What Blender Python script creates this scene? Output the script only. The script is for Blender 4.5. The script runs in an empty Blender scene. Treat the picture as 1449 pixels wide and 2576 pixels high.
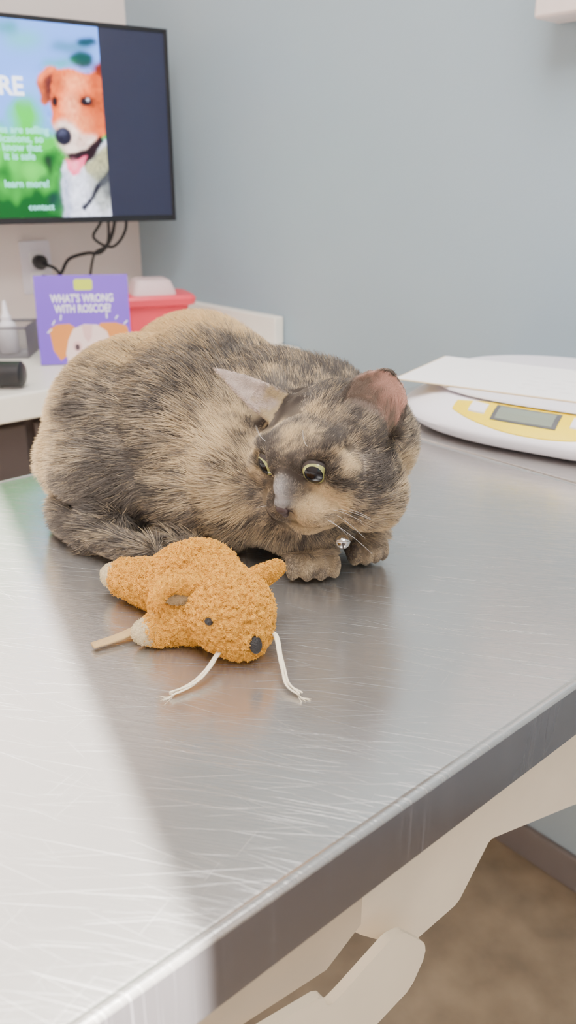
import bpy, bmesh, math, random
import numpy as np
from mathutils import Vector, Matrix, noise
from mathutils.bvhtree import BVHTree
random.seed(3); rng=np.random.default_rng(5)
A=math.radians(41); C,S=math.cos(A),math.sin(A)
TZ=.91
ZC=1.18
def W(u,v,z=0): return Vector((C*u+S*v, S*u-C*v, z))
def MR(u,v,z): # room-aligned frame: X=u, Y=-v, Z=up
    return Matrix.Translation(W(u,v,z))@Matrix.Rotation(A,4,'Z')
def axes(o,x,y):
    x=Vector(x).normalized(); z=x.cross(Vector(y)).normalized(); y=z.cross(x)
    m=Matrix((x,y,z)).transposed().to_4x4(); m.translation=Vector(o); return m
def lin(r,g,b):
    f=lambda c:(c/255/12.92) if c/255<=.04045 else ((c/255+.055)/1.055)**2.4
    return (f(r),f(g),f(b))
# ---------------------------------------------------------------- materials
def mat(name,col,rough=.5,metal=0,var=.06,scale=30,bump=0,bscale=200,emit=0,coat=0,alpha=1,trans=0,spec=.5,sheen=0,dist=.001):
    m=bpy.data.materials.new(name); m.use_nodes=True
    nt=m.node_tree; b=nt.nodes['Principled BSDF']
    tc=nt.nodes.new('ShaderNodeTexCoord')
    n=nt.nodes.new('ShaderNodeTexNoise'); n.inputs['Scale'].default_value=scale; n.inputs['Detail'].default_value=4
    nt.links.new(tc.outputs['Object'],n.inputs['Vector'])
    mx=nt.nodes.new('ShaderNodeMix'); mx.data_type='RGBA'
    mx.inputs[6].default_value=(*[c*(1-var) for c in col],1); mx.inputs[7].default_value=(*[min(1,c*(1+var)) for c in col],1)
    nt.links.new(n.outputs['Fac'],mx.inputs[0])
    nt.links.new(mx.outputs[2],b.inputs['Base Color'])
    b.inputs['Roughness'].default_value=rough; b.inputs['Metallic'].default_value=metal
    b.inputs['Specular IOR Level'].default_value=spec
    b.inputs['Coat Weight'].default_value=coat
    b.inputs['Sheen Weight'].default_value=sheen
    if emit:
        nt.links.new(mx.outputs[2],b.inputs['Emission Color']); b.inputs['Emission Strength'].default_value=emit
    if trans: b.inputs['Transmission Weight'].default_value=trans
    if alpha<1: b.inputs['Alpha'].default_value=alpha
    if bump:
        n2=nt.nodes.new('ShaderNodeTexNoise'); n2.inputs['Scale'].default_value=bscale; n2.inputs['Detail'].default_value=3
        nt.links.new(tc.outputs['Object'],n2.inputs['Vector'])
        bp=nt.nodes.new('ShaderNodeBump'); bp.inputs['Strength'].default_value=bump; bp.inputs['Distance'].default_value=dist
        nt.links.new(n2.outputs['Fac'],bp.inputs['Height']); nt.links.new(bp.outputs[0],b.inputs['Normal'])
    return m
def steel(name,col=(.55,.53,.51),rough=.15,scr=1.0,metal=.83):
    m=mat(name,col,rough,1,.05,6)
    nt=m.node_tree; b=nt.nodes['Principled BSDF']; b.inputs['Metallic'].default_value=metal
    tc=nt.nodes['Texture Coordinate']
    hs=[]
    for k,(ang,sx,sy,lo,hi,am) in enumerate([(-14,1300,9,.665,.715,.8),(-4,1400,12,.68,.725,.7),(-48,1300,13,.71,.75,.4),(-12,2200,20,.3,.9,.9),(60,1300,14,.715,.76,.4),(-26,1400,10,.68,.725,.6),(4,1500,9,.68,.725,.6)]):
        mp=nt.nodes.new('ShaderNodeMapping'); mp.vector_type='TEXTURE'
        mp.inputs['Rotation'].default_value=(0,0,math.radians(ang)); mp.inputs['Scale'].default_value=(1/sy,1/sx,.2)
        nt.links.new(tc.outputs['Object'],mp.inputs[0])
        n=nt.nodes.new('ShaderNodeTexNoise'); n.inputs['Scale'].default_value=1; n.inputs['Detail'].default_value=2
        nt.links.new(mp.outputs[0],n.inputs['Vector'])
        r=nt.nodes.new('ShaderNodeMapRange'); r.inputs[1].default_value=lo; r.inputs[2].default_value=hi
        r.inputs[4].default_value=am
        nt.links.new(n.outputs['Fac'],r.inputs[0]); hs.append(r.outputs[0])
    def add(L):
        h=L[0]
        for o in L[1:]:
            a=nt.nodes.new('ShaderNodeMath'); a.operation='ADD'; nt.links.new(h,a.inputs[0]); nt.links.new(o,a.inputs[1]); h=a.outputs[0]
        return h
    lines=add([hs[i] for i in (0,1,2,4,5,6)]); h=add([lines,hs[3]])
    bp=nt.nodes.new('ShaderNodeBump'); bp.inputs['Strength'].default_value=.26*scr; bp.inputs['Distance'].default_value=.0002
    nt.links.new(h,bp.inputs['Height']); nt.links.new(bp.outputs[0],b.inputs['Normal'])
    n=nt.nodes.new('ShaderNodeTexNoise'); n.inputs['Scale'].default_value=5; n.inputs['Detail'].default_value=5
    nt.links.new(tc.outputs['Object'],n.inputs['Vector'])
    r=nt.nodes.new('ShaderNodeMapRange'); r.inputs[1].default_value=.3; r.inputs[2].default_value=.7; r.inputs[3].default_value=rough-.04; r.inputs[4].default_value=rough+.08
    nt.links.new(n.outputs['Fac'],r.inputs[0])
    ma=nt.nodes.new('ShaderNodeMath'); ma.operation='MULTIPLY_ADD'; ma.inputs[1].default_value=.12; nt.links.new(lines,ma.inputs[0]); nt.links.new(r.outputs[0],ma.inputs[2])
    nt.links.new(ma.outputs[0],b.inputs['Roughness'])
    mt=nt.nodes.new('ShaderNodeMath'); mt.operation='MULTIPLY_ADD'; mt.inputs[1].default_value=-.25; mt.inputs[2].default_value=metal; mt.use_clamp=True
    nt.links.new(lines,mt.inputs[0]); nt.links.new(mt.outputs[0],b.inputs['Metallic'])
    return m
# ---------------------------------------------------------------- mesh helpers
COL=bpy.context.scene.collection
def link(o): COL.objects.link(o); return o
class Thing:
    def __init__(s,name,O,label,category,group=None):
        s.O=Vector(O); s.name=name; s.root=link(bpy.data.objects.new(name,None)); s.root.location=s.O
        s.root.empty_display_size=.02
        s.root['label']=label; s.root['category']=category
        if group: s.root['group']=group
    def part(s,name,bm,m,smooth=False,parent=None,label=None,ang=40):
        o=finish(name,bm,m,s.O,smooth,ang); o.location=(0,0,0); o.parent=parent or s.root
        if label: o['label']=label
        return o
def finish(name,bm,m,O=Vector((0,0,0)),smooth=False,ang=40):
    bmesh.ops.recalc_face_normals(bm,faces=bm.faces[:])
    me=bpy.data.meshes.new(name)
    bmesh.ops.translate(bm,verts=bm.verts[:],vec=-Vector(O))
    bm.to_mesh(me); bm.free()
    for mm in (m if isinstance(m,(list,tuple)) else [m]): me.materials.append(mm)
    if smooth:
        for p in me.polygons: p.use_smooth=True
        if smooth=='auto':
            try: me.set_sharp_from_angle(angle=math.radians(ang))
            except Exception: pass
    o=link(bpy.data.objects.new(name,me)); o.location=O
    return o
def struct(name,bm,m,label,category):
    o=finish(name,bm,m); o['kind']='structure'; o['label']=label; o['category']=category; return o
def box(M,lo,hi,bev=0,seg=2,bm=None,mi=0):
    bm=bm or bmesh.new()
    lo,hi=Vector(lo),Vector(hi); c=(lo+hi)/2; d=hi-lo
    r=bmesh.ops.create_cube(bm,size=1,matrix=M@Matrix.Translation(c)@Matrix.Diagonal((d.x,d.y,d.z,1)))
    vs=r['verts']; es=list({e for v in vs for e in v.link_edges})
    for f in {f for v in vs for f in v.link_faces}: f.material_index=mi
    if bev: bmesh.ops.bevel(bm,geom=es,offset=bev,segments=seg,affect='EDGES',profile=.5)
    return bm
def ubox(u0,u1,v0,v1,z0,z1,bev=0,seg=2,bm=None,mi=0):
    return box(MR(0,0,0),(u0,-v1,z0),(u1,-v0,z1),bev,seg,bm,mi)
def prism(pts,M,z0,z1,bm=None,mi=0,bev=0):
    bm=bm or bmesh.new()
    a=[bm.verts.new(M@Vector((p[0],p[1],z0))) for p in pts]; b=[bm.verts.new(M@Vector((p[0],p[1],z1))) for p in pts]
    fs=[bm.faces.new(a[::-1]),bm.faces.new(b)]
    n=len(pts)
    for i in range(n): fs.append(bm.faces.new((a[i],a[(i+1)%n],b[(i+1)%n],b[i])))
    for f in fs: f.material_index=mi
    if bev:
        es=list({e for f in fs[:2] for e in f.edges}); bmesh.ops.bevel(bm,geom=es,offset=bev,segments=2,affect='EDGES')
    return bm
def ell(cx,cy,rx,ry,n=24): return [(cx+rx*math.cos(2*math.pi*i/n),cy+ry*math.sin(2*math.pi*i/n)) for i in range(n)]
def rrect(x0,y0,x1,y1,r,n=5):
    out=[]
    for cx,cy,a0 in ((x1-r,y1-r,0),(x0+r,y1-r,90),(x0+r,y0+r,180),(x1-r,y0+r,270)):
        for i in range(n+1):
            a=math.radians(a0+90*i/n); out.append((cx+r*math.cos(a),cy+r*math.sin(a)))
    return out
def roundpoly(pts,r,n=4):
    out=[]; N=len(pts)
    for i in range(N):
        p=Vector(pts[i]); a=Vector(pts[i-1]); b=Vector(pts[(i+1)%N])
        da=(a-p); db=(b-p); q=min(r,da.length*.45,db.length*.45)
        p1=p+da.normalized()*q; p2=p+db.normalized()*q
        for k in range(n+1):
            t=k/n; out.append(tuple((1-t)**2*p1+2*t*(1-t)*p+t*t*p2))
    return out
def lathe(prof,M,n=32,bm=None,cap=True,mi=0):
    bm=bm or bmesh.new(); rings=[]
    for r,z in prof: rings.append([bm.verts.new(M@Vector((r*math.cos(2*math.pi*i/n),r*math.sin(2*math.pi*i/n),z))) for i in range(n)])
    for a,b in zip(rings,rings[1:]):
        for i in range(n): bm.faces.new((a[i],a[(i+1)%n],b[(i+1)%n],b[i])).material_index=mi
    if cap:
        bm.faces.new(rings[0][::-1]).material_index=mi; bm.faces.new(rings[-1]).material_index=mi
    return bm
def stack(loops,bm=None,cap0=True,cap1=True,mis=None):
    bm=bm or bmesh.new(); R=[[bm.verts.new(p) for p in l] for l in loops]; n=len(R[0])
    for k,(a,b) in enumerate(zip(R,R[1:])):
        for i in range(n):
            f=bm.faces.new((a[i],a[(i+1)%n],b[(i+1)%n],b[i]))
            if mis: f.material_index=mis[k]
    if cap0: bm.faces.new(R[0][::-1])
    if cap1: bm.faces.new(R[-1])
    return bm
def smoothpath(pts,sub=8):
    pts=[Vector(p) for p in pts]; P=[pts[0]*2-pts[1]]+pts+[pts[-1]*2-pts[-2]]; out=[]
    for i in range(1,len(P)-2):
        a,b,c,d=P[i-1:i+3]
        for k in range(sub):
            t=k/sub; out.append(.5*((2*b)+(c-a)*t+(2*a-5*b+4*c-d)*t*t+(3*b-a-3*c+d)*t**3))
    out.append(pts[-1]); return out
def tube(pts,rad,n=8,bm=None,sub=8,flat=1.0):
    P=smoothpath(pts,sub); bm=bm or bmesh.new(); N=len(P); prev=None; rings=[]
    for i,p in enumerate(P):
        t=(P[min(i+1,N-1)]-P[max(i-1,0)]).normalized()
        if prev is None: x=t.cross(Vector((0,0,1))); x=x if x.length>.05 else t.cross(Vector((0,1,0)))
        else: x=prev-t*prev.dot(t)
        x.normalize(); prev=x; y=t.cross(x)
        f=i/(N-1); r=rad(f) if callable(rad) else rad
        rings.append([bm.verts.new(p+x*r*math.cos(2*math.pi*k/n)+y*r*flat*math.sin(2*math.pi*k/n)) for k in range(n)])
    for a,b in zip(rings,rings[1:]):
        for i in range(n): bm.faces.new((a[i],a[(i+1)%n],b[(i+1)%n],b[i]))
    bm.faces.new(rings[0][::-1]); bm.faces.new(rings[-1])
    return bm
def text(s,size,M,bm=None,off=0,mi=0,depth=.0003,align='LEFT',sx=1):
    cu=bpy.data.curves.new('t','FONT'); cu.body=s; cu.size=size; cu.align_x=align; cu.extrude=depth; cu.offset=off; cu.resolution_u=3
    o=bpy.data.objects.new('t',cu); COL.objects.link(o)
    dg=bpy.context.evaluated_depsgraph_get(); me=bpy.data.meshes.new_from_object(o.evaluated_get(dg))
    bm=bm or bmesh.new(); nf=len(bm.faces)
    me.transform(M@Matrix.Diagonal((sx,1,1,1))); bm.from_mesh(me); bm.faces.ensure_lookup_table()
    for f in bm.faces[nf:]: f.material_index=mi
    bpy.data.objects.remove(o); bpy.data.meshes.remove(me); bpy.data.curves.remove(cu)
    return bm
def sphere(c,r,ax=None,bm=None,sub=3):
    bm=bm if bm is not None else bmesh.new()
    r=(r,r,r) if not isinstance(r,(tuple,list)) else r
    R=(Matrix(ax).transposed().to_4x4() if ax else Matrix.Identity(4))
    bmesh.ops.create_icosphere(bm,subdivisions=sub,radius=1,matrix=Matrix.Translation(Vector(c))@R@Matrix.Diagonal((*r,1)))
    return bm
def remesh(bm,voxel,it,fac=.5):
    me=bpy.data.meshes.new('tmp'); bm.to_mesh(me); bm.free()
    o=bpy.data.objects.new('tmp',me); COL.objects.link(o)
    m=o.modifiers.new('r','REMESH'); m.mode='VOXEL'; m.voxel_size=voxel
    if it:
        s=o.modifiers.new('s','SMOOTH'); s.iterations=it; s.factor=fac
    dg=bpy.context.evaluated_depsgraph_get(); out=bpy.data.meshes.new_from_object(o.evaluated_get(dg))
    bpy.data.objects.remove(o); bpy.data.meshes.remove(me)
    return out
def strands(name,P,rad,colr,m,parent,O):
    N,K,_=P.shape; P=P-np.array(O)[None,None,:]
    hc=bpy.data.hair_curves.new(name); hc.add_curves([K]*N)
    hc.attributes['position'].data.foreach_set('vector',P.astype(np.float32).ravel())
    ra=hc.attributes.get('radius') or hc.attributes.new('radius','FLOAT','POINT')
    ra.data.foreach_set('value',rad.astype(np.float32).ravel())
    ca=hc.attributes.new('strand_color','FLOAT_COLOR','CURVE')
    c4=np.ones((N,4),np.float32); c4[:,:3]=colr; ca.data.foreach_set('color',c4.ravel())
    hc.materials.append(m)
    o=link(bpy.data.objects.new(name,hc)); o.parent=parent; o['kind']='stuff'
    return o
def sample(me,N):
    me.calc_loop_triangles(); nv=len(me.vertices)
    co=np.empty(nv*3); me.vertices.foreach_get('co',co); co=co.reshape(-1,3)
    no=np.empty(nv*3,dtype=np.float32); me.vertex_normals.foreach_get('vector',no); no=no.reshape(-1,3)
    nt=len(me.loop_triangles); tr=np.empty(nt*3,dtype=np.int32); me.loop_triangles.foreach_get('vertices',tr); tr=tr.reshape(-1,3)
    a,b,c=co[tr[:,0]],co[tr[:,1]],co[tr[:,2]]
    ar=np.linalg.norm(np.cross(b-a,c-a),axis=1); idx=rng.choice(nt,N,p=ar/ar.sum())
    r1=np.sqrt(rng.random(N)); r2=rng.random(N); w0,w1,w2=1-r1,r1*(1-r2),r1*r2
    P=a[idx]*w0[:,None]+b[idx]*w1[:,None]+c[idx]*w2[:,None]
    n=no[tr[idx,0]]*w0[:,None]+no[tr[idx,1]]*w1[:,None]+no[tr[idx,2]]*w2[:,None]
    return P,n/np.linalg.norm(n,axis=1,keepdims=True)
def nrm(a): return a/np.maximum(np.linalg.norm(a,axis=-1,keepdims=True),1e-9)
def attrmat(name,attr,rough=.7,spec=.2,bump=0,bscale=400,sheen=0,emit=0):
    m=bpy.data.materials.new(name); m.use_nodes=True; nt=m.node_tree; b=nt.nodes['Principled BSDF']
    at=nt.nodes.new('ShaderNodeAttribute'); at.attribute_name=attr
    nt.links.new(at.outputs['Color'],b.inputs['Base Color'])
    if emit: nt.links.new(at.outputs['Color'],b.inputs['Emission Color']); b.inputs['Emission Strength'].default_value=emit
    b.inputs['Roughness'].default_value=rough; b.inputs['Specular IOR Level'].default_value=spec; b.inputs['Sheen Weight'].default_value=sheen
    if bump:
        n=nt.nodes.new('ShaderNodeTexNoise'); n.inputs['Scale'].default_value=bscale
        tc=nt.nodes.new('ShaderNodeTexCoord'); nt.links.new(tc.outputs['Object'],n.inputs['Vector'])
        bp=nt.nodes.new('ShaderNodeBump'); bp.inputs['Strength'].default_value=bump; bp.inputs['Distance'].default_value=.001
        nt.links.new(n.outputs['Fac'],bp.inputs['Height']); nt.links.new(bp.outputs[0],b.inputs['Normal'])
    return m
# ---------------------------------------------------------------- palette
M_gray=mat('wall_paint_gray',lin(151,169,181),.42,0,.02,8,.25,160,dist=.002)
M_white=mat('wall_paint_white',lin(240,226,218),.6,0,.02,8,.15,160)
M_ceil=mat('ceiling_paint',lin(232,230,226),.8)
M_floor=mat('concrete_floor',lin(136,122,103),.3,0,.6,14,.1,60)
M_base=mat('baseboard_rubber',lin(110,104,102),.6)
M_steel=steel('brushed_steel')
M_steel2=steel('brushed_steel_dark_reflect',(.21,.195,.205),.25,.3)  # darkened colour paints in the dark floor reflected by the table's side faces
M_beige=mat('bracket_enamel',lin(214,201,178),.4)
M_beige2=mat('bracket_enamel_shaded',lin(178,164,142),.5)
M_counter=mat('laminate_worktop',lin(238,232,220),.35,0,.03,60)
M_cab=mat('cabinet_dark',lin(70,60,58),.5)
M_black=mat('black_plastic',lin(24,25,30),.25,0,.1,40)
M_rub=mat('black_rubber',lin(28,28,32),.5)
M_red=mat('red_plastic',lin(240,66,86),.35)
M_clear=mat('frosted_plastic',lin(244,212,212),.35,alpha=.8)
M_wp=mat('white_plastic',lin(242,236,242),.3,0,.01,20)
M_paper=mat('paper',lin(252,249,248),.7,0,.02,50)
M_manila=mat('manila_card',lin(226,200,150),.7)
M_yel=mat('yellow_panel',(1.0,.70,.0),.4)
M_lcd=mat('lcd_glass',lin(130,138,126),.15,0,.03,30)
M_ink=mat('grey_ink',lin(206,202,202),.7)
M_frame=mat('bezel_gray',lin(86,86,88),.4)
# ---------------------------------------------------------------- room
WU,WV,VB,UL,HT=1.12,-1.85,1.95,-1.7,2.7
struct('wall_right',ubox(WU,WU+.1,WV-.1,VB+.1,0,HT),M_gray,'blue-gray painted wall with light orange-peel texture','wall')
struct('wall_back',ubox(UL-.1,WU,WV-.1,WV,0,HT),M_white,'warm white painted wall behind the television','wall')
struct('wall_left',ubox(UL-.1,UL,WV,VB+.1,0,HT),M_white,'warm white painted wall','wall')
wu0,wu1,wz0,wz1=-1.45,-.444,.9,2.6
bm=ubox(UL,wu0,VB,VB+.1,0,HT); ubox(wu1,WU,VB,VB+.1,0,HT,bm=bm); ubox(wu0,wu1,VB,VB+.1,0,wz0,bm=bm); ubox(wu0,wu1,VB,VB+.1,wz1,HT,bm=bm)
struct('wall_front',bm,M_white,'white wall with a window opening','wall')
bm=bmesh.new()
for a in ((wu0-.05,wu0,wz0-.05,wz1+.05),(wu1,wu1+.05,wz0-.05,wz1+.05),(wu0,wu1,wz0-.05,wz0),(wu0,wu1,wz1,wz1+.05)): ubox(a[0],a[1],VB-.02,VB+.0,a[2],a[3],bm=bm)
struct('window_1',bm,M_wp,'white window frame','window')
struct('floor',ubox(UL-.1,WU+.1,WV-.1,VB+.1,-.1,0),M_floor,'mottled brown polished concrete floor','floor')
struct('ceiling',ubox(UL-.1,WU+.1,WV-.1,VB+.1,HT,HT+.1),M_ceil,'white ceiling','ceiling')
struct('baseboard_right',ubox(WU-.012,WU,-1.2,VB,0,.07,.003),M_base,'dark gray rubber baseboard','baseboard')
M_em=mat('light_diffuser',(1,.98,.95),.5,emit=20)
for i,(u,v,a,b,e) in enumerate(((.05,-.36,.36,.62,0),(-.1,.95,.36,.62,0))):
    T=Thing('ceiling_light',W(u,v,HT),'recessed white rectangular ceiling light panel','ceiling light','ceiling light panels')
    T.part('diffuser',ubox(u-b,u+b,v-a,v+a,HT-.012,HT-.004),M_em)
    bm=bmesh.new()
    for q in ((u-b-.02,u-b,v-a-.02,v+a+.02),(u+b,u+b+.02,v-a-.02,v+a+.02),(u-b,u+b,v-a-.02,v-a),(u-b,u+b,v+a,v+a+.02)): ubox(*q,HT-.02,HT,bm=bm)
    T.part('frame',bm,M_wp)
# ---------------------------------------------------------------- exam table
T=Thing('examination_table',W(.5,-.47,0),'wall-mounted stainless steel examination table, scratched brushed top with raised rim','table')
def rr_loop(u0,u1,v0,v1,r,ins,z):
    r2=max(r-ins,.002)
    return [W(p[0],p[1],z) for p in rrect(u0+ins,v0+ins,u1-ins,v1-ins,r2,6)]
tu0,tu1,tv0,tv1=-.06,.697,-.750,-.192
prof=[(.012,-.037),(.001,-.0400),(0,-.0385),(0,-.0022),(.0005,-.0006),(.0014,.0004),(.0028,.0007),(.0042,.0004),(.0056,-.0002),(.0072,0),(.06,0)]
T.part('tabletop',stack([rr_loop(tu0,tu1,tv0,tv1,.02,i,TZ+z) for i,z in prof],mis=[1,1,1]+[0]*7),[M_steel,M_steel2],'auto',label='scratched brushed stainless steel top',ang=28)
T.part('wall_shelf',stack([rr_loop(.7005,1.118,tv0,.1,.006,i,TZ+z) for i,z in [(.002,-.038),(0,-.036),(0,-.002),(.001,-.0004),(.003,0)]]),M_steel,'auto',label='fixed steel strip against the wall')
Mp=lambda v: axes(W(0,v,ZC),W(1,0),(0,0,1))
T.part('support_frame',ubox(tu0+.04,1.1,tv0+.04,tv1-.035,TZ-.050,TZ-.0385,.002),M_beige)
arm=[(.272,-.315),(.272,-.428),(.282,-.440),(.325,-.484),(.338,-.488),(.385,-.487),(.418,-.448),(.537,-.487),(1.117,-.70),(1.117,-.56),(.60,-.36),(.50,-.315)]
for v in (-.257,-.70): T.part('folding_arm',prism(roundpoly(arm,.003),Mp(v),-.003,.003,bev=.0006),M_beige)
bar=[(-.04,-.382),(.16,-.410),(.228,-.426),(.232,-.440),(.243,-.438),(.284,-.426),(.297,-.430),(.319,-.456),(.321,-.468),(.308,-.488),(.24,-.499),(-.04,-.53)]
for v in (-.235,-.72): T.part('hinge_bar',prism(roundpoly(bar,.004),Mp(v),-.003,.003,bev=.0006),M_beige)
web=[(-.04,-.316),(.268,-.316),(.268,-.41),(.24,-.425),(.16,-.412),(-.04,-.39)]
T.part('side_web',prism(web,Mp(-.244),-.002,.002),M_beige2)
T.part('wall_bracket',ubox(1.095,1.119,-.74,-.21,.40,.87,.003),M_beige)
# ---------------------------------------------------------------- counter
CZ=ZC-.312
T=Thing('counter_cabinet',W(.3,-1.55,0),'off-white laminate counter on dark base cabinet under the television','counter')
T.part('body',ubox(-1.2,1.118,-1.848,-1.29,.08,CZ-.045),M_cab)
T.part('worktop',ubox(-1.2,1.118,-1.848,-1.245,CZ-.045,CZ-.0005,.004),M_counter)
T.part('toe_kick',ubox(-1.2,1.118,-1.848,-1.34,0,.08),M_base)
for i in range(4):
    u=-1.18+i*.575
    d=T.part('door',ubox(u,u+.56,-1.29,-1.272,.10,CZ-.06,.003),M_cab)
    T.part('handle',tube([W(u+.5,-1.272,.70),W(u+.5,-1.245,.70),W(u+.5,-1.245,.60),W(u+.5,-1.272,.60)],.005,8),M_steel2,True,parent=d)
T=Thing('side_splash',W(1.1,-1.55,CZ),'off-white laminate splash strip on the counter along the wall','splash strip')
T.part('splash_board',ubox(1.094,1.1185,-1.83,-1.30,CZ,CZ+.056,.003),M_counter)
# ---------------------------------------------------------------- television
TVR=Vector((-.247,1.905,0)); dt=(.845,.534,0)
tvz0,tvz1=ZC-.0768,ZC+.2897
MT=axes(TVR,dt,(0,0,1))
T=Thing('television',MT@Vector((-.325,(tvz0+tvz1)/2,-.02)),'black flat screen television on a wall arm showing a dog advert','television')
T.part('housing',box(MT,(-.652,tvz0,-.035),(0,tvz1,-.002),.004,3),M_black,'auto')
bm=bmesh.new()
for q in ((-.652,tvz0,-.644,tvz1),(-.008,tvz0,0,tvz1),(-.644,tvz1-.008,-.008,tvz1),(-.644,tvz0,-.008,tvz0+.012)): box(MT,(q[0],q[1],-.002),(q[2],q[3],.003),.001,1,bm)
T.part('bezel',bm,M_black)
def Tx(x,y):
    s=.3317-.000594*x-4.12e-7*x*x
    t,b=25+.108*x,560-.016*x
    return (-s,tvz1+(y-t)/(b-t)*(tvz0-tvz1))
def em(name,c,e=1.0,var=.05,scale=40): return mat(name,c,.3,0,var,scale,emit=e,spec=.2)
M_scr=mat('screen_dark',lin(36,40,62),.25,0,.05,10,emit=.45)
T.part('screen',box(MT,(-.644,tvz0+.012,-.002),(-.008,tvz1-.008,.0),0),M_scr)
def pip(X,Y,poly):
    ins=np.zeros(X.shape,bool); n=len(poly)
    for i in range(n):
        (x1,y1),(x2,y2)=poly[i],poly[(i+1)%n]
        c=((y1>Y)!=(y2>Y))&(X<(x2-x1)*(Y-y1)/((y2-y1) if y2!=y1 else 1e-9)+x1); ins^=c
    return ins.astype(float)
def blur(a,r):
    if r<=0: return a
    k=np.exp(-.5*(np.arange(-3*r,3*r+1)/r)**2); k/=k.sum(); p=3*r
    b=np.pad(a,p,mode='edge'); b=np.apply_along_axis(lambda q:np.convolve(q,k,'valid'),0,b); return np.apply_along_axis(lambda q:np.convolve(q,k,'valid'),1,b)
stp=2.0; xs=np.arange(-130,263,stp); ys=np.arange(30,552,stp); X,Y=np.meshgrid(xs,ys)
NZ=np.array([[noise.noise(Vector((x*.03,y*.03,0))) for x in xs] for y in ys]); NF=np.array([[noise.noise(Vector((x*.16,y*.10,3))) for x in xs] for y in ys]); NG=np.array([[noise.noise(Vector((x*.012,y*.012,9))) for x in xs] for y in ys])
Xw=X+7*NZ+2*NF; Yw=Y+7*np.roll(NZ,9,0)+2*np.roll(NF,5,1)
sky=np.array(lin(96,142,236)); gr=np.array(lin(50,168,52)); dg_=np.array(lin(12,70,28))
tt=np.clip((Y-210+70*NG*2-30*(X/260))/110+.3*NZ,0,1)[...,None]; img=sky*(1-tt)+gr*tt
t2=np.clip((Y-390+60*NG*2)/110+.5*NZ,0,1)[...,None]; img=img*(1-t2)+dg_*t2
def lay_(poly,c,r=1,warp=True,op=1.0):
    global img
    m_=blur(pip(Xw if warp else X,Yw if warp else Y,poly),r)[...,None]*op; img=img*(1-m_)+np.array(lin(*c))*m_
lay_(ell(190,110,60,12),(24,96,70),4,op=.7); lay_(ell(215,140,30,20),(16,60,60),2); lay_(ell(232,100,26,10),(14,54,66),2); lay_(ell(150,150,50,10),(40,150,60),4,op=.7); lay_(ell(60,90,60,20),(70,180,80),8,op=.6); lay_(ell(10,60,40,16),(20,120,50),5,op=.7)
lay_(ell(60,200,60,30),(110,150,250),8,op=.8); lay_(ell(40,280,50,22),(40,190,50),8,op=.8); lay_(ell(95,400,14,30),(20,22,30),3); lay_(ell(40,420,40,24),(90,200,70),8,op=.5); lay_(ell(108,500,22,26),(20,40,50),4,op=.8); lay_(ell(80,440,20,16),(20,60,40),4,op=.8)
lay_([(140,390),(130,470),(126,560),(275,560),(275,330),(235,360),(190,410)],(200,206,226),1)
lay_([(140,400),(128,480),(128,560),(150,560),(152,470)],(140,150,184),3,op=.8)
lay_([(195,400),(275,340),(275,420),(235,450),(205,430)],(140,140,110),2); lay_([(200,440),(275,400),(275,500),(240,540),(215,500)],(120,126,110),4,op=.7)
lay_([(178,515),(205,485),(275,400),(275,440),(225,480),(192,527)],(22,22,36),1)
lay_([(235,440),(275,415),(275,470),(250,500)],(60,64,70),3,op=.8)
lay_([(86,195),(94,170),(115,158),(150,158),(142,205),(120,238),(104,252),(92,240)],(166,74,40),1)
lay_([(106,190),(120,172),(140,170),(134,205),(116,236),(104,240)],(70,30,34),3)
lay_([(92,180),(108,160),(150,158),(140,172),(112,174),(98,200)],(226,108,62),2)
lay_([(124,215),(134,170),(165,160),(205,172),(235,172),(275,150),(275,320),(240,342),(205,375),(172,382),(138,340),(118,305),(116,258)],(206,90,42),1)
lay_(ell(192,195,34,20),(244,150,104),6,op=.8); lay_(ell(176,262,18,44),(246,160,120),6,op=.85); lay_(ell(245,185,14,26),(150,56,26),5,op=.8); lay_(ell(238,290,22,40),(166,70,34),7,op=.8); lay_(ell(205,300,24,24),(226,134,88),6,op=.7); lay_(ell(140,190,8,24),(150,66,36),4,op=.7); lay_(ell(252,240,10,50),(130,52,26),5,op=.6)
lay_([(240,158),(275,140),(275,185),(255,180)],(110,34,22),2)
lay_([(120,300),(150,290),(180,298),(200,330),(240,328),(232,352),(200,378),(160,382),(138,360)],(220,200,192),3)
lay_(ell(196,345,22,12),(176,134,124),4,op=.7)
lay_(ell(219,242,22,15),(100,40,26),3); lay_(ell(218,243,15,11),(20,14,24),1,False); lay_(ell(223,238,3,3),(230,230,250),1,False)
lay_(ell(133,241,12,16),(100,40,26),2); lay_(ell(132,242,8,11),(20,14,24),1,False)
lay_(ell(147,329,25,24),(24,24,40),1,False); lay_(ell(144,318,12,5),(90,96,130),3,False,.8)
lay_([(150,372),(175,368),(208,360),(252,328),(254,345),(230,378),(200,404),(165,402)],(30,16,24),1)
lay_([(146,384),(165,396),(190,388),(206,376),(198,402),(180,425),(165,432),(150,416)],(236,96,134),1); lay_(ell(170,405,10,12),(252,160,180),3,op=.7)
fm=blur(pip(X,Y,[(90,155),(275,150),(275,560),(125,560),(110,300)]),3)[...,None]
img=np.clip(img*(1+.40*NF[...,None]*fm+.25*NZ[...,None]*fm),0,1)
bm=bmesh.new(); V=[[bm.verts.new(MT@Vector((*Tx(x,min(max(y,t_+12),b_-14)),.0009))) for x,t_,b_ in [(x,25+.108*x,560-.016*x) for x in xs]] for y in ys]
for j in range(len(ys)-1):
    for i in range(len(xs)-1): bm.faces.new((V[j][i],V[j+1][i],V[j+1][i+1],V[j][i+1]))
m=attrmat('screen_advert','advert',.3,.2,emit=1.8)
pic=T.part('screen_picture',bm,m)
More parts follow.
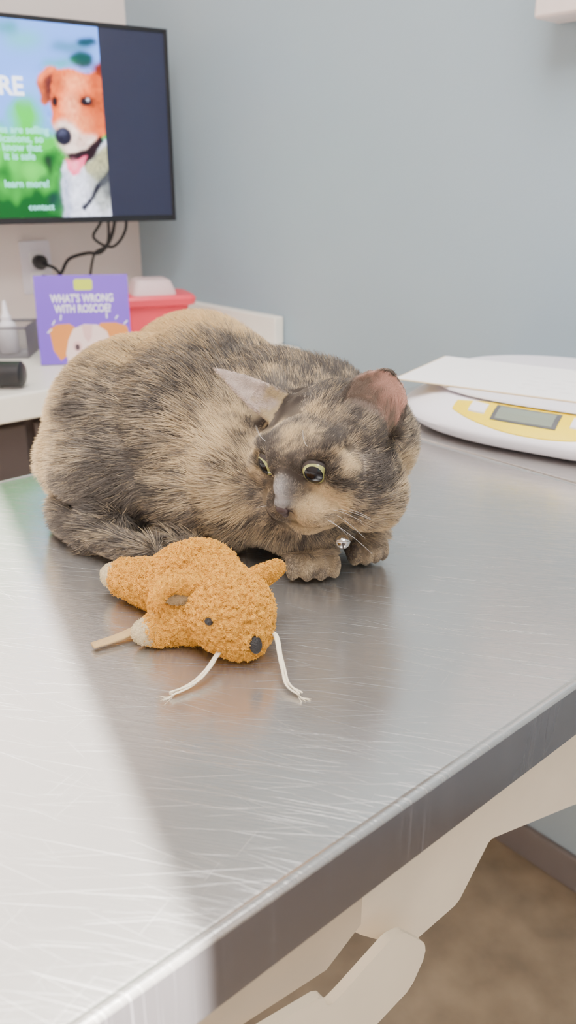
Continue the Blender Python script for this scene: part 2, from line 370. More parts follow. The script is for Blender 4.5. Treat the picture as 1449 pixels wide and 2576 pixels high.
a_=pic.data.color_attributes.new('advert','FLOAT_COLOR','POINT'); c4=np.ones((X.size,4),np.float32); c4[:,:3]=img.reshape(-1,3)
if len(pic.data.vertices)==X.size: a_.data.foreach_set('color',c4.ravel())
M_gn=em('screen_green_margin',lin(50,140,60),1.4,.5,12)
T.part('screen_margin',box(MT,(-.60,tvz0+.014,0),(Tx(-130,300)[0],tvz1-.014,.0006)),M_gn)
M_tx=em('text_white',lin(235,240,250),1.8); M_tc=em('text_cyan',lin(130,225,215),1.7)
def TT(s,xr,y,h,mm,off=0):  # right-aligned line on the artwork baseline
    p=Tx(xr,y); T.part('screen_text',text(s,h,MT@Matrix.Translation((p[0],p[1],.0013)),None,off,0,.0003,'RIGHT'),mm,parent=pic)
TT('CARE',45,224,.044,M_tx,.0012)
for s,x,y in (('companies are selling',106,322),('medications, so',88,344),('you know that',80,366),('it is safe',58,388)): TT(s,x,y,.0185,M_tc,.0003)
TT('learn more!',92,460,.0185,M_tc,.0003); TT('contact',100,521,.017,M_tc,.0002)
bm=ubox(.66,.82,-1.85,-1.835,1.2,1.4,.003); ubox(.72,.76,-1.84,-1.66,1.28,1.32,.003,bm=bm)
T.part('wall_arm',bm,M_rub)
# outlet, plug, cables
T=Thing('power_outlet',W(.838,-1.848,1.0),'white wall power outlet with a black plug in it','outlet')
MO=axes(W(.84,-1.849,1.0),W(1,0),(0,0,1))
T.part('cover_plate',prism(rrect(-.036,-.058,.036,.058,.004),MO,0,.006,bev=.0012),M_wp)
for y in (-.022,.022): T.part('socket',prism(rrect(-.017,y-.014,.017,y+.014,.008),MO,.006,.009),M_paper)
T=Thing('power_cable',W(.9,-1.8,1.0),'black power cables hanging from the television to the outlet','cable')
bm=tube([W(.955,-1.66,1.16),W(.962,-1.70,1.08),W(.952,-1.74,1.035),W(.935,-1.78,1.03),W(.90,-1.80,1.018),W(.878,-1.80,.99),W(.86,-1.80,.978),W(.83,-1.80,.985)],.0042,8)
tube([W(.93,-1.66,1.16),W(.948,-1.70,1.06),W(.945,-1.76,1.03),W(.95,-1.80,.98),W(.945,-1.815,.92),W(.95,-1.815,CZ+.005)],.0032,8,bm)
tube([W(.97,-1.66,1.15),W(.995,-1.70,1.085),W(.975,-1.73,1.045),W(.94,-1.75,1.065),W(.945,-1.72,1.10),W(.94,-1.68,1.15)],.0032,8,bm)
tube([W(.88,-1.80,.975),W(.862,-1.80,1.0),W(.845,-1.825,1.008)],.004,8,bm)
T.part('cord',bm,M_rub,True)
T.part('plug',lathe([(.014,0),(.016,.004),(.016,.018),(.010,.024),(.006,.034)],axes(W(.842,-1.8395,1.012),W(1,0),(0,0,1)),20),M_rub,'auto')
# ---------------------------------------------------------------- booklet
BM=axes((-.454,1.492,CZ+.001),(.985,.17,0),(-.03,.16,.95))
T=Thing('brochure_card',(-.37,1.51,CZ),'purple pet advert card with puppy face standing on the counter','card')
M_pur=mat('purple_card',lin(122,78,210),.5,0,.04,20)
bw,bh=.166,.158
bk=T.part('card_sheet',box(BM,(0,0,0),(bw,bh,.004)),M_pur)
T.part('easel_back',prism([(0.004,0),(.12,0),(0.004,.045)],axes(BM@Vector((bw/2,.002,-.001)),(-.03,.16,.95),(-.17,.985,-.17)),-.001,.001),M_pur)
BMs=[mat('puppy_tan',lin(222,140,60),.6),mat('puppy_cream',lin(240,212,206),.6),mat('puppy_dark',lin(76,60,66),.6),mat('tag_lime',lin(200,214,60),.6),mat('print_white',lin(240,238,246),.6),mat('puppy_rose',lin(226,184,180),.6)]
bm=bmesh.new(); L=[.004]
def B(pts,mi):
    L[0]+=.00012; prism([(x*bw,y*bh) for x,y in pts],BM,.004,L[0],bm,mi)
B([(.12,.40),(.20,.45),(.34,.46),(.42,.40),(.36,.25),(.30,.10),(.22,.04),(.15,.16)],0)
B([(.98,.34),(.96,.42),(.84,.46),(.68,.46),(.62,.40),(.72,.28),(.82,.12),(.90,.06),(.96,.16)],0)
B([(.30,.002),(.28,.12),(.32,.28),(.38,.40),(.50,.45),(.64,.44),(.74,.36),(.78,.22),(.78,.08),(.72,.002)],1)
B([(.47,.44),(.49,.30),(.53,.24),(.57,.30),(.59,.44)],5); B(ell(.41,.20,.05,.06),5); B(ell(.66,.20,.05,.06),5)
B(ell(.41,.19,.026,.036),2); B(ell(.66,.19,.026,.036),2)
T.part('puppy_picture',bm,BMs,parent=bk)
T.part('print_tag',prism([(x*bw,y*bh) for x,y in rrect(.42,.83,.62,.955,.03)],BM,.004,.0045),BMs[3],parent=bk)
for x0,y0,x1,y1 in ((.10,.36,.15,.40),(.16,.45,.19,.50),(.25,.50,.26,.56),(.75,.51,.75,.57),(.84,.50,.87,.54),(.93,.44,.97,.48)):
    d=Vector((x1-x0,y1-y0)).normalized(); p=Vector((-d.y,d.x))*.007
    T.part('accent_line',prism([(x*bw,y*bh) for x,y in [(x0+p.x,y0+p.y),(x1+p.x,y1+p.y),(x1-p.x,y1-p.y),(x0-p.x,y0-p.y)]],BM,.004,.0046),BMs[4],parent=bk)
for s,y in (("WHAT'S WRONG",.70),("WITH ROSCOE?",.585)):
    T.part('title_text',text(s,.0195,BM@Matrix.Translation((bw*.50,bh*y,.0045)),None,.0006,0,.0002,'CENTER',.72),BMs[4],parent=bk)
# ---------------------------------------------------------------- sharps container
sc=Vector((-.288,1.765,CZ)); MS=Matrix.Translation(sc)@Matrix.Rotation(math.radians(20),4,'Z')
def rl(hx,hy,r,z): return [MS@Vector((p[0],p[1],z)) for p in rrect(-hx,-hy,hx,hy,r,5)]
T=Thing('sharps_container',sc,'red plastic sharps container with translucent lid on the counter','sharps container')
T.part('bin',stack([rl(.062,.045,.014,0),rl(.070,.052,.016,.074),rl(.082,.062,.018,.078),rl(.084,.064,.018,.090),rl(.080,.060,.018,.096),rl(.074,.054,.016,.097)]),M_red,'auto',label='red plastic bin')
T.part('lid',stack([rl(.046,.045,.012,.097),rl(.044,.043,.012,.105),rl(.036,.036,.012,.124),rl(.030,.030,.010,.127)]),M_clear,'auto',label='translucent pinkish lid')
# ---------------------------------------------------------------- wire basket, bottle, black handle
bc=Vector((-.585,1.60,CZ)); MB=Matrix.Translation(bc)@Matrix.Rotation(math.radians(4),4,'Z')
bm=bmesh.new(); nx,ny,nz=36,20,12; hx,hy,h=.085,.05,.058
def grid(o,a,b,na,nb):
    g=[[bm.verts.new(MB@(Vector(o)+Vector(a)*i/na+Vector(b)*j/nb)) for j in range(nb+1)] for i in range(na+1)]
    for i in range(na):
        for j in range(nb): bm.faces.new((g[i][j],g[i+1][j],g[i+1][j+1],g[i][j+1]))
grid((-hx,-hy,.001),(2*hx,0,0),(0,0,h),nx,nz); grid((-hx,hy,.001),(2*hx,0,0),(0,0,h),nx,nz)
grid((-hx,-hy,.001),(0,2*hy,0),(0,0,h),ny,nz); grid((hx,-hy,.001),(0,2*hy,0),(0,0,h),ny,nz); grid((-hx,-hy,.001),(2*hx,0,0),(0,2*hy,0),nx,ny)
T=Thing('mesh_basket',bc,'gray metal mesh desk basket on the counter','basket')
M_gm=mat('gray_metal',lin(150,146,150),.4,.5)
o=T.part('mesh_wall',bm,M_gm); w=o.modifiers.new('w','WIREFRAME'); w.thickness=.0016; w.use_even_offset=False
bm=tube([MB@Vector(p) for p in ((-hx,-hy,h),(hx,-hy,h),(hx,hy,h),(-hx,hy,h),(-hx,-hy,h))],.0025,8,sub=1)
T.part('rim',bm,M_gm,True)
bt=Vector((-.545,1.60,CZ+.003))
T=Thing('dropper_bottle',bt,'white plastic dropper bottle standing in the mesh basket','bottle')
Mb=Matrix.Translation(bt)
T.part('bottle_body',lathe([(.016,0),(.018,.003),(.018,.05),(.015,.058),(.008,.061)],Mb,24),M_wp,'auto')
T.part('nozzle_cap',lathe([(.010,.06),(.010,.070),(.0065,.074),(.003,.098),(.002,.1)],Mb,20),M_wp,'auto')
o=Vector((-.50,1.315,CZ+.023))
T=Thing('otoscope_handle',o,'black cylindrical instrument handle lying on the counter','handle')
T.part('barrel',lathe([(.016,-.07),(.021,-.066),(.021,.060),(.018,.066),(.010,.068)],axes(o,(0,0,1),(0,1,0)),28),M_rub,'auto')
T.part('grip_ring',lathe([(.0215,-.01),(.0225,-.008),(.0225,.02),(.0215,.022)],axes(o,(0,0,1),(0,1,0)),28),M_black,'auto')
# ---------------------------------------------------------------- wall box
T=Thing('glove_dispenser',W(1.09,-.6,ZC+.2),'off-white box dispenser mounted on the gray wall','dispenser')
T.part('case',ubox(1.058,1.1185,-.725,-.45,ZC+.20,ZC+.36,.005,3),mat('dispenser_plastic',lin(238,222,218),.4),'auto')
T.part('opening',prism(ell(-.59,ZC+.28,.06,.02),axes(W(1.0575,0,0),W(0,1),(0,0,1)),-.0008,.0008),M_ink)
# ---------------------------------------------------------------- weighing scale
ph=math.radians(-35); sc=Vector((.345,.940,TZ)); MSc=Matrix.Translation(sc)@Matrix.Rotation(ph,4,'Z')
ha,hb,ex=.205,.162,2.6
SP=[(.86,.003),(.93,.006),(.985,.013),(1.0,.018),(.995,.022),(.96,.028),(.86,.039),(.78,.044),(.74,.045)]
def sp(th,k):
    c,s_=math.cos(th),math.sin(th)
    return Vector((ha*k*math.copysign(abs(c)**(2/ex),c),hb*k*math.copysign(abs(s_)**(2/ex),s_),0))
def kz(k):
    q=SP[3:]
    for (k1,z1),(k2,z2) in zip(q,q[1:]):
        if k<=k1 and k>=k2: return z1+(z2-z1)*(k1-k)/(k1-k2)
    return q[-1][1]
T=Thing('weighing_scale',sc,'white digital pet scale with yellow control panel on the steel table','scale')
N=96
T.part('base',stack([[MSc@(sp(2*math.pi*i/N,k)+Vector((0,0,z))) for i in range(N)] for k,z in SP]),M_wp,'auto')
T.part('platform',stack([[MSc@(sp(2*math.pi*i/N,k)*1.0+Vector((0,.016,z))) for i in range(N)] for k,z in [(.76,.043),(.84,.046),(.87,.048),(.865,.0505),(.83,.051)]]),M_wp,'auto')
for i in range(4): T.part('foot',lathe([(.012,0.0003),(.012,.006)],MSc@Matrix.Translation(((-1)**i*.12,(-1)**(i//2)*.09,0)),16),M_rub)
def patch(x0,x1,k0,k1,off,nx=24,nk=4,taper=0):
    bm=bmesh.new(); G=[]
    for i in range(nx+1):
        x=x0+(x1-x0)*i/nx; row=[]
        f=1-abs(2*i/nx-1)**2.2*taper; km=(k0+k1)/2
        for j in range(nk+1):
            k=km+(k0+(k1-k0)*j/nk-km)*f
            c=max(-1,min(1,x/(ha*k))); y=-hb*k*(1-abs(c)**ex)**(1/ex)
            row.append(MSc@Vector((x,y,kz(k)+off)))
        G.append(row)
    up=[[bm.verts.new(p) for p in r] for r in G]; dn=[[bm.verts.new(p-Vector((0,0,.003))) for p in r] for r in G]
    for g in (up,dn):
        for i in range(nx):
            for j in range(nk): bm.faces.new((g[i][j],g[i+1][j],g[i+1][j+1],g[i][j+1]))
    for j in range(nk):
        for i in (0,nx): bm.faces.new((up[i][j],up[i][j+1],dn[i][j+1],dn[i][j]))
    for i in range(nx):
        for j in (0,nk): bm.faces.new((up[i][j],up[i+1][j],dn[i+1][j],dn[i][j]))
    return bm
pn=T.part('control_panel',patch(-.104,.092,.980,.745,.0012,32,8,.70),M_yel,'auto',label='yellow control panel')
T.part('display_frame',patch(-.054,.018,.918,.79,.0022,10,4),M_frame,parent=pn)
T.part('display',patch(-.049,.013,.908,.805,.0027,10,4),M_lcd,parent=pn,label='gray-green liquid crystal display')
for x in (-.083,.031): T.part('button',patch(x,x+.020,.890,.81,.003,4,3),M_wp,parent=pn)
MF=axes((.127,.966,TZ+.0515),(.848,-.53,0),(.53,.848,0))
T=Thing('patient_folder',(.25,1.0,TZ+.055),'manila folder with white paperwork lying on the weighing scale','folder')
T.part('folder_cover',box(MF,(0,0,0),(.31,.160,.0010)),M_manila)
ps=T.part('paper_sheet',box(MF,(.003,.001,.0010),(.305,.158,.0017)),M_paper)
bm=bmesh.new()
for r in range(4):
    x=.14
    while x<.25:
        l=random.uniform(.006,.02)
        box(MF,(x,.03+r*.02,.0017),(x+l,.0308+r*.02,.0018),bm=bm); x+=l+random.uniform(.006,.02)
o=T.part('printed_lines',bm,M_ink,parent=ps); o['kind']='stuff'
# ---------------------------------------------------------------- cat
def tz(p): return Vector((p[0],p[1],p[2]+TZ))
HC=tz((.0285,.545,.096))
c0,s0=math.cos(math.radians(25)),math.sin(math.radians(25))
HF=Vector((-.655*c0,-.7556*c0,-s0)); U0=Vector((-.655*s0,-.7556*s0,c0)); L0=Vector((.7556,-.655,0))
rl_=math.radians(8); HL=L0*math.cos(rl_)+U0*math.sin(rl_); HU=U0*math.cos(rl_)-L0*math.sin(rl_)
def H(f,l,u): return HC+HF*f+HL*l+HU*u
HAX=(HF,HL,HU)
bm=bmesh.new()
for c,r in [((-.084,.750,.080),(.074,.082,.078)),((-.120,.682,.074),(.084,.080,.075)),((-.066,.660,.084),(.080,.08,.077)),((-.010,.625,.078),(.068,.066,.070)),
            ((-.132,.642,.052),(.062,.052,.052)),((-.166,.668,.048),(.046,.046,.046)),((.015,.590,.080),(.052,.05,.055)),((.012,.567,.052),(.042,.04,.045)),((-.022,.588,.062),(.048,.044,.056)),
            ((.045,.592,.055),(.036,.036,.045)),((-.06,.615,.045),(.060,.045,.043)),((-.155,.700,.05),(.045,.05,.048)),((.046,.602,.094),(.036,.036,.038)),((.02,.62,.095),(.05,.045,.048))]:
    sphere(tz(c),r,None,bm)
body0=remesh(bm,.004,30,.5)
bm=bmesh.new(); bm.from_mesh(body0); bpy.data.meshes.remove(body0)
def cap(p,q,r1,r2,n=6):
    p,q=tz(p),tz(q)
    for i in range(n+1):
        t=i/n; r=r1+(r2-r1)*t; sphere(p.lerp(q,t),r,None,bm,2)
cap((.0,.575,.035),(.014,.552,.022),.024,.0185); cap((.055,.585,.035),(.057,.570,.020),.022,.0165)
def paw(c,d,w,l,toes=True):
    c=tz(c); d=Vector((d[0],d[1],0)).normalized(); s_=Vector((-d.y,d.x,0)); up=Vector((0,0,1))
    sphere(c,(l,w*.98,.0122),(d,s_,up),bm)
    if not toes: return
    for k in (-1.5,-.5,.5,1.5):
        sphere(c+d*(l*.75-abs(k)*.0028)+s_*k*w*.51+Vector((0,0,-.0010)),(.0095,w*.28,.0101),(d,s_,up),bm,2)
paw((.017,.543,.0135),(.10,-1),.0195,.019); paw((.057,.568,.0135),(.35,-1),.0155,.017)
cap((-.145,.60,.022),(-.15,.59,.018),.021,.016); paw((-.150,.588,.0135),(-.1,-1),.016,.018,False)
paw((-.085,.585,.0135),(.5,-1),.014,.02)
for i,p in enumerate(smoothpath([(-.165,.70,.02),(-.186,.655,.018),(-.184,.622,.0165),(-.163,.592,.0165),(-.132,.565,.0155),(-.102,.547,.0145)],8)):
    sphere(tz(p),.0122-.00006*i,None,bm,2)
for c,r in [((-.008,0,.004),(.043,.046,.040)),((.010,.026,-.013),(.031,.029,.028)),((.010,-.026,-.013),(.031,.029,.028)),((.016,0,.012),(.029,.034,.027)),
            ((.010,.030,-.026),(.026,.023,.022)),((.010,-.030,-.026),(.026,.023,.022)),((.024,0,-.028),(.024,.022,.014)),
            ((.033,0,.003),(.023,.0140,.015)),((.038,.0130,-.0145),(.0185,.0180,.0145)),((.038,-.0130,-.0145),(.0185,.0180,.0145)),((.039,0,-.0260),(.016,.017,.011)),
            ((.0525,-.001,-.0040),(.0070,.0085,.0060)),((.020,.022,.0235),(.016,.016,.008)),((.020,-.022,.0235),(.016,.016,.008)),((.026,.034,.006),(.014,.011,.014)),((.026,-.034,.006),(.014,.011,.014)),((.028,.026,-.001),(.014,.015,.012)),((.028,-.026,-.001),(.014,.015,.012)),((-.03,0,-.012),(.04,.04,.04))]:
    sphere(H(*c),r,HAX,bm)
EARS=[]
def ear(base,tip,wd,fd,w,cup=.010,th=.004,pw=2.6,bend=0):
    base,tip=Vector(base),Vector(tip); a=tip-base; wd=Vector(wd); wd=(wd-a.normalized()*wd.dot(a.normalized())).normalized()
    fd=a.cross(wd).normalized()*(1 if a.cross(wd).dot(Vector(fd))>0 else -1)
    n,mm=14,14; g=[]
    for side in (0,1):
        G=[]
        for j in range(mm+1):
            t=j/mm; hw=w*(1-t**pw)**.75 if t<1 else 0.0; hw=max(hw,.0016)
            G.append([bm.verts.new(base+a*t+wd*hw*(2*i/n-1)-fd*(cup*(1-(2*i/n-1)**2)*(1-.6*t)+side*th*(1-.45*t))) for i in range(n+1)])
        g.append(G)
    A_,B_=g
    for j in range(mm):
        for i in range(n):
            bm.faces.new((A_[j][i],A_[j][i+1],A_[j+1][i+1],A_[j+1][i])); bm.faces.new((B_[j][i],B_[j+1][i],B_[j+1][i+1],B_[j][i+1]))
    for j in range(mm):
        bm.faces.new((A_[j][0],A_[j+1][0],B_[j+1][0],B_[j][0])); bm.faces.new((A_[j][n],B_[j][n],B_[j+1][n],A_[j+1][n]))
    for i in range(n):
        bm.faces.new((A_[0][i],B_[0][i],B_[0][i+1],A_[0][i+1])); bm.faces.new((A_[mm][i],A_[mm][i+1],B_[mm][i+1],B_[mm][i]))
    EARS.append((base,a,wd,fd,w))
e1=tz((.0495,.5160,.1220)); ear(e1,e1+Vector((.016,.004,.0365)),(.88,-.2,-.30),(-.45,-.8,.2),.0230,.013,.0065,3.4)
e2=tz((.0075,.5550,.1155)); ear(e2,tz((-.0500,.5570,.1520)),(-.50,-.30,-.80),(-.3,-.8,-.4),.0140,.004,.0060,1.5)
bmesh.ops.recalc_face_normals(bm,faces=bm.faces[:])
cat_me=remesh(bm,.0020,5,.5)
for v in cat_me.vertices:
    if v.co.z<TZ+.0015: v.co.z=TZ+.0015
O=tz((-.05,.63,0)); 
ROOT=link(bpy.data.objects.new('cat',cat_me)); ROOT.location=O
ROOT['label']='tortoiseshell cat with brown and tan fur crouching on the steel table'; ROOT['category']='cat'
T=Thing.__new__(Thing); T.O=O; T.root=ROOT
NOSE=H(.057,0,-.006)
EYE={1:H(.0332,.0215,.0135),-1:H(.0325,-.0215,.0135)}
TAN=[((-.20,.66,.078),.05,1.3),((-.19,.70,.11),.05,1.0),((-.069,.70,.16),.060,.8),((-.13,.74,.15),.055,.9),((-.061,.575,.08),.030,.6),((-.03,.565,.104),.025,.5),((-.04,.56,.05),.03,.2),((-.10,.60,.10),.02,.2),
     ((.03,.53,.04),.03,.3)]
DARK=[((-.160,.635,.10),.030,1.1),((-.112,.590,.085),.045,.5),((-.055,.625,.14),.040,.4),((.03,.61,.14),.055,.6),((-.13,.58,.04),.035,.5),((.04,.55,.03),.03,.2),((-.16,.63,.04),.035,.7),((-.17,.60,.02),.03,.4)]
HTAN=[((.030,.004,.034),.0070,1.0),((.026,.020,.036),.0070,1.0),((.020,-.016,.036),.006,.8),((.010,.012,.042),.006,.6),((.040,.003,.022),.005,.5),((.042,.026,-.006),.0110,1.7),((.026,.042,.012),.009,1.2),((.020,.030,-.036),.015,1.2),((.044,.004,-.026),.014,1.5),((.048,.012,-.014),.010,1.0),((-.005,.050,-.032),.016,1.2),((.026,-.036,.012),.012,1.4),((.03,-.03,-.012),.012,1.0),((-.02,.03,-.035),.02,.6)]
HDRK=[((.042,.010,.016),.008,.6),((.044,.011,-.004),.006,.6),((.012,.050,-.006),.014,.8),((.02,.028,.024),.010,.4),((.030,-.012,.022),.009,.4)]
dk=np.array((.072,.058,.048)); dk2=np.array((.195,.160,.130)); tn=np.array((.65,.485,.275)); og=np.array((.67,.445,.19)); gy=np.array((.60,.57,.56)); pk=np.array((.60,.33,.26))
def sst(a,b,x): x=max(0,min(1,(x-a)/(b-a))); return x*x*(3-2*x)
def earinfo(p):
    for k,(b,a,wd,fd,w) in enumerate(EARS):
        d=p-b; t=d.dot(a)/a.length_squared
        if t>(.10 if k==0 else .24) and t<1.15 and abs(d.dot(wd))<w*1.15 and abs(d.dot(fd))<(.018 if k==0 else .0115): return k,t,fd,d.dot(wd)/w
    return None
FLW=Vector((-.72,.42,-.40)).normalized()
def catcol(p,n,fine=1):
    h=p-HC; f,l,u=h.dot(HF),h.dot(HL),h.dot(HU); onhead=sst(.075,.05,h.length)
    b=.14-.34*onhead
    for c,r,w in TAN: b+=w*(1-onhead)*math.exp(-(p-tz(c)).length_squared/(r*r))
    for c,r,w in DARK: b-=w*(1-onhead)*math.exp(-(p-tz(c)).length_squared/(r*r))
    if onhead>0:
        q=Vector((f,l,u))
        for c,r,w in HTAN: b+=1.2*w*onhead*math.exp(-(q-Vector(c)).length_squared/(r*r))
        for c,r,w in HDRK: b-=w*onhead*math.exp(-(q-Vector(c)).length_squared/(r*r))
    w=p-FLW*p.dot(FLW)*.66
    b+=.26*noise.noise(w*38)+.44*noise.noise(w*110)+.62*noise.noise(w*240)*fine+.38*noise.noise(w*600)*fine+fine*random.gauss(0,.30)
    t=sst(-.22,.88,b)*.96
    d=dk+(dk2-dk)*sst(-.6,.35,b+.5*noise.noise(p*70))
    warm=sst(.11,.16,p.z-TZ)
    col=d*(1-t)+(tn*(1-warm)+og*warm)*t
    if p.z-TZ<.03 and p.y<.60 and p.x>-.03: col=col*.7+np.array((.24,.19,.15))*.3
    if onhead>.5:
        g=math.exp(-((f-.052)**2/.012**2+(l+.000)**2/.0058**2+(u-.004)**2/.0092**2)); col=col*(1-g)+gy*g
        if f>.053 and abs(l)<.005 and -.012<u<-.003: col=np.array((.07,.05,.05))
        m_=math.exp(-((u+.0205)/.0012)**2) if f>.038 and abs(l)<.020 else 0; col=col*(1-.6*m_)
    e=earinfo(p)
    if e:
        if n.dot(e[2])>.15: 
            if e[0]==0:
                k=sst(.20,.75,e[1]*.8+.35*e[3]+.35*noise.noise(p*200)); col=np.array((.22,.16,.125))*(1-k)+pk*k
                if abs(e[3])>.82 or e[1]>.93: col=dk*1.5
            else:
                k=sst(.25,.5,e[1]+.3*noise.noise(p*160)); col=tn*.75*(1-k)+np.array((.56,.44,.38))*k*(1+.3*noise.noise(p*260))
        else: col=dk2*(.9) if e[0]==0 else np.array((.42,.33,.26))*(1+.6*noise.noise(p*250))
        if e[0]==1 and fine and random.random()<.14: col=dk2*1.1
        if e[0]==1 and e[3]<-.78: col=dk2*1.1
    for s_ in (1,-1):
        dd=(p-EYE[s_]).length
        if dd<.0112: col=col*.45
    return col*(1+fine*random.uniform(-.25,.25))
nv=len(cat_me.vertices); cc=np.ones((nv,4),np.float32)
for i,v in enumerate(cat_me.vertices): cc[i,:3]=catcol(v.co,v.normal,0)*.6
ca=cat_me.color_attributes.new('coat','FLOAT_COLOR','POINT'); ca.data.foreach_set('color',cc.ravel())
M_coat=attrmat('cat_skin_coat','coat',.9,.05,.5,900)
cat_me.materials.append(M_coat)
for p in cat_me.polygons: p.use_smooth=True
P_,N_=sample(cat_me,310000)
# denser passes: head, then face, ears and paws
P2,N2=sample(cat_me,1500000)
hcn=np.array(HC); rr=np.linalg.norm(P2-hcn,axis=1); ff=(P2-hcn)@np.array(HF); ll=(P2-hcn)@np.array(HL)
u01=rng.random(len(P2))
face=(rr<.068)&(ff>.012)&(np.abs(ll)<.045)
e1c=np.array(EARS[0][0]+EARS[0][1]*.5); e2c=np.array(EARS[1][0]+EARS[1][1]*.55)
earm=(np.linalg.norm(P2-e1c,axis=1)<.030)|(np.linalg.norm(P2-e2c,axis=1)<.038)
pawm=(P2[:,2]<TZ+.026)&(P2[:,1]<.60)&(P2[:,0]>-.03)
hd=face|(earm&(u01<.7))|(pawm&(u01<.7))|((rr<.078)&(u01<.22))
P_=np.vstack([P_,P2[hd]]); N_=np.vstack([N_,N2[hd]])
nose=np.array(NOSE); hc=np.array(HC)
keep=np.ones(len(P_),bool); ln=np.zeros(len(P_)); cols=np.zeros((len(P_),3)); lift=np.zeros(len(P_)); rads=np.zeros(len(P_))
fl=P_-nose; dist=np.linalg.norm(fl,axis=1); fl=nrm(fl)
bodyf=np.array((-.72,.42,-.40)); wB=np.clip((dist-.09)/.06,0,1)[:,None]
fl=nrm(fl*(1-wB)+nrm(bodyf[None,:]*.7+fl*.5)*wB)
lown=np.zeros_like(P_)
ea=EARS[1][0]; eb=EARS[1][1]
for i in range(len(P_)):
    p=Vector(P_[i]); n=Vector(N_[i])
    h=p-HC; f,l,u=h.dot(HF),h.dot(HL),h.dot(HU); r=h.length
    w=sst(.05,.085,r)
    L_=.0055*(1-w)+.0155*w
    if f<.0 and r<.075: L_=max(L_,.0090*(1-w)+.013*w)
    if f<.025 and u<-.018 and r<.075: L_=max(L_,.012)
    lf=.30*(1-w)+.46*w
    k_=sst(.026,.040,f)*sst(.034,.024,abs(l))*sst(-.040,-.030,u)*(1 if r<.068 else 0)
    L_=L_*(1-k_)+.0026*k_; lf=lf*(1-k_)+.30*k_
    t_=max(0,min(1,(p-ea).dot(eb)/eb.length_squared)); de=(p-ea-eb*t_).length
    if de<.036: q_=sst(.036,.018,de); L_=L_*(1-.60*q_); lf=lf*(1-.6*q_)
    z=p.z-TZ
    if z<.034 and p.y<.60 and p.x>-.03: L_=min(L_,.003+.25*z)
    if z<.022 and p.y<.60 and p.x>-.03: L_=.0026; lf=.3
    if z<.02 and p.y<.57: L_=min(L_,.006)
    if p.y<.66 and z<.045 and p.x<-.1: L_=min(L_,.012)
    e=earinfo(p)
    if e:
        L_=.0030; lf=.28; fl[i]=np.array(EARS[e[0]][1].normalized())
        if n.dot(e[2])>.15:
            if e[0]==0:
                if abs(e[3])<.80 and random.random()<.30+.55*e[1]: keep[i]=False
                L_=.0085 if e[1]<.5 else .0026
            else: L_=.0030 if e[1]<.5 else .0022
        if abs(e[3])>.8: L_=.0030
    for s_ in (1,-1):
        if (p-EYE[s_]).length<.0101: keep[i]=False
    if f>.053 and r<.07 and abs(l)<.0048 and -.012<u<-.003: keep[i]=False
    if z<.0035: keep[i]=False
    ln[i]=L_*random.uniform(.6,1.3); lift[i]=lf
    if keep[i]:
        cols[i]=catcol(p,n,1)
        lown[i]=noise.noise_vector(p*55)+noise.noise_vector(p*190)*.7
        rads[i]=.000085+.000050*w
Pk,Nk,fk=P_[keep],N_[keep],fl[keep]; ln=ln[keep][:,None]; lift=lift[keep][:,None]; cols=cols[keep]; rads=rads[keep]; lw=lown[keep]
tg=nrm(fk-Nk*np.sum(fk*Nk,1,keepdims=True)+lw*.30+rng.normal(0,.15,Pk.shape))
tg=nrm(tg-Nk*np.sum(tg*Nk,1,keepdims=True))
K=5; out=np.zeros((len(Pk),K,3)); cur=Pk-Nk*.0006; out[:,0]=cur
for k in range(1,K):
    lf=lift*(1.5-1.0*k/K); d=nrm(tg+Nk*lf+np.array((0,0,-.10*k/K)))
    cur=cur+d*ln/(K-1); out[:,k]=cur
out[:,:,2]=np.maximum(out[:,:,2],TZ+.0009)
rad=rads[:,None]*np.array([1,1,.9,.7,.2])[None,:]
M_hair=attrmat('cat_fur','strand_color',.5,.35)
def localmesh(me,O): me.transform(Matrix.Translation(-Vector(O)))
strands('fur',out,rad,np.clip(cols,0,1),M_hair,ROOT,O)
localmesh(cat_me,O)
# whiskers
Wk=[];
for s_ in (1,-1):
    for i in range(7):
        b=H(.045+.004*(i%3-1),s_*(.014+.002*(i//3)),-.013-.003*(i//3)+.0008*i)
        d=(-HF*random.uniform(-.1,.5)+HL*s_*1.0+HU*random.uniform(-.5,.15)).normalized(); Lw=random.uniform(.025,.05)
        Wk.append([list(b+d*Lw*t-Vector((0,0,1))*.012*t*t) for t in np.linspace(0,1,5)])
    for i in range(2):
        b=H(.030,s_*.019,.028); d=(HF*.6+HL*s_*random.uniform(-.1,.5)+HU*1.0).normalized()
        Wk.append([list(b+d*.018*t-HF*.008*t*t) for t in np.linspace(0,1,5)])
Wk=np.array(Wk); o=strands('whiskers',Wk,np.tile(np.array([.0001,.00009,.00007,.00005,.00003]),(len(Wk),1)),np.full((len(Wk),3),.8),M_hair,ROOT,O)
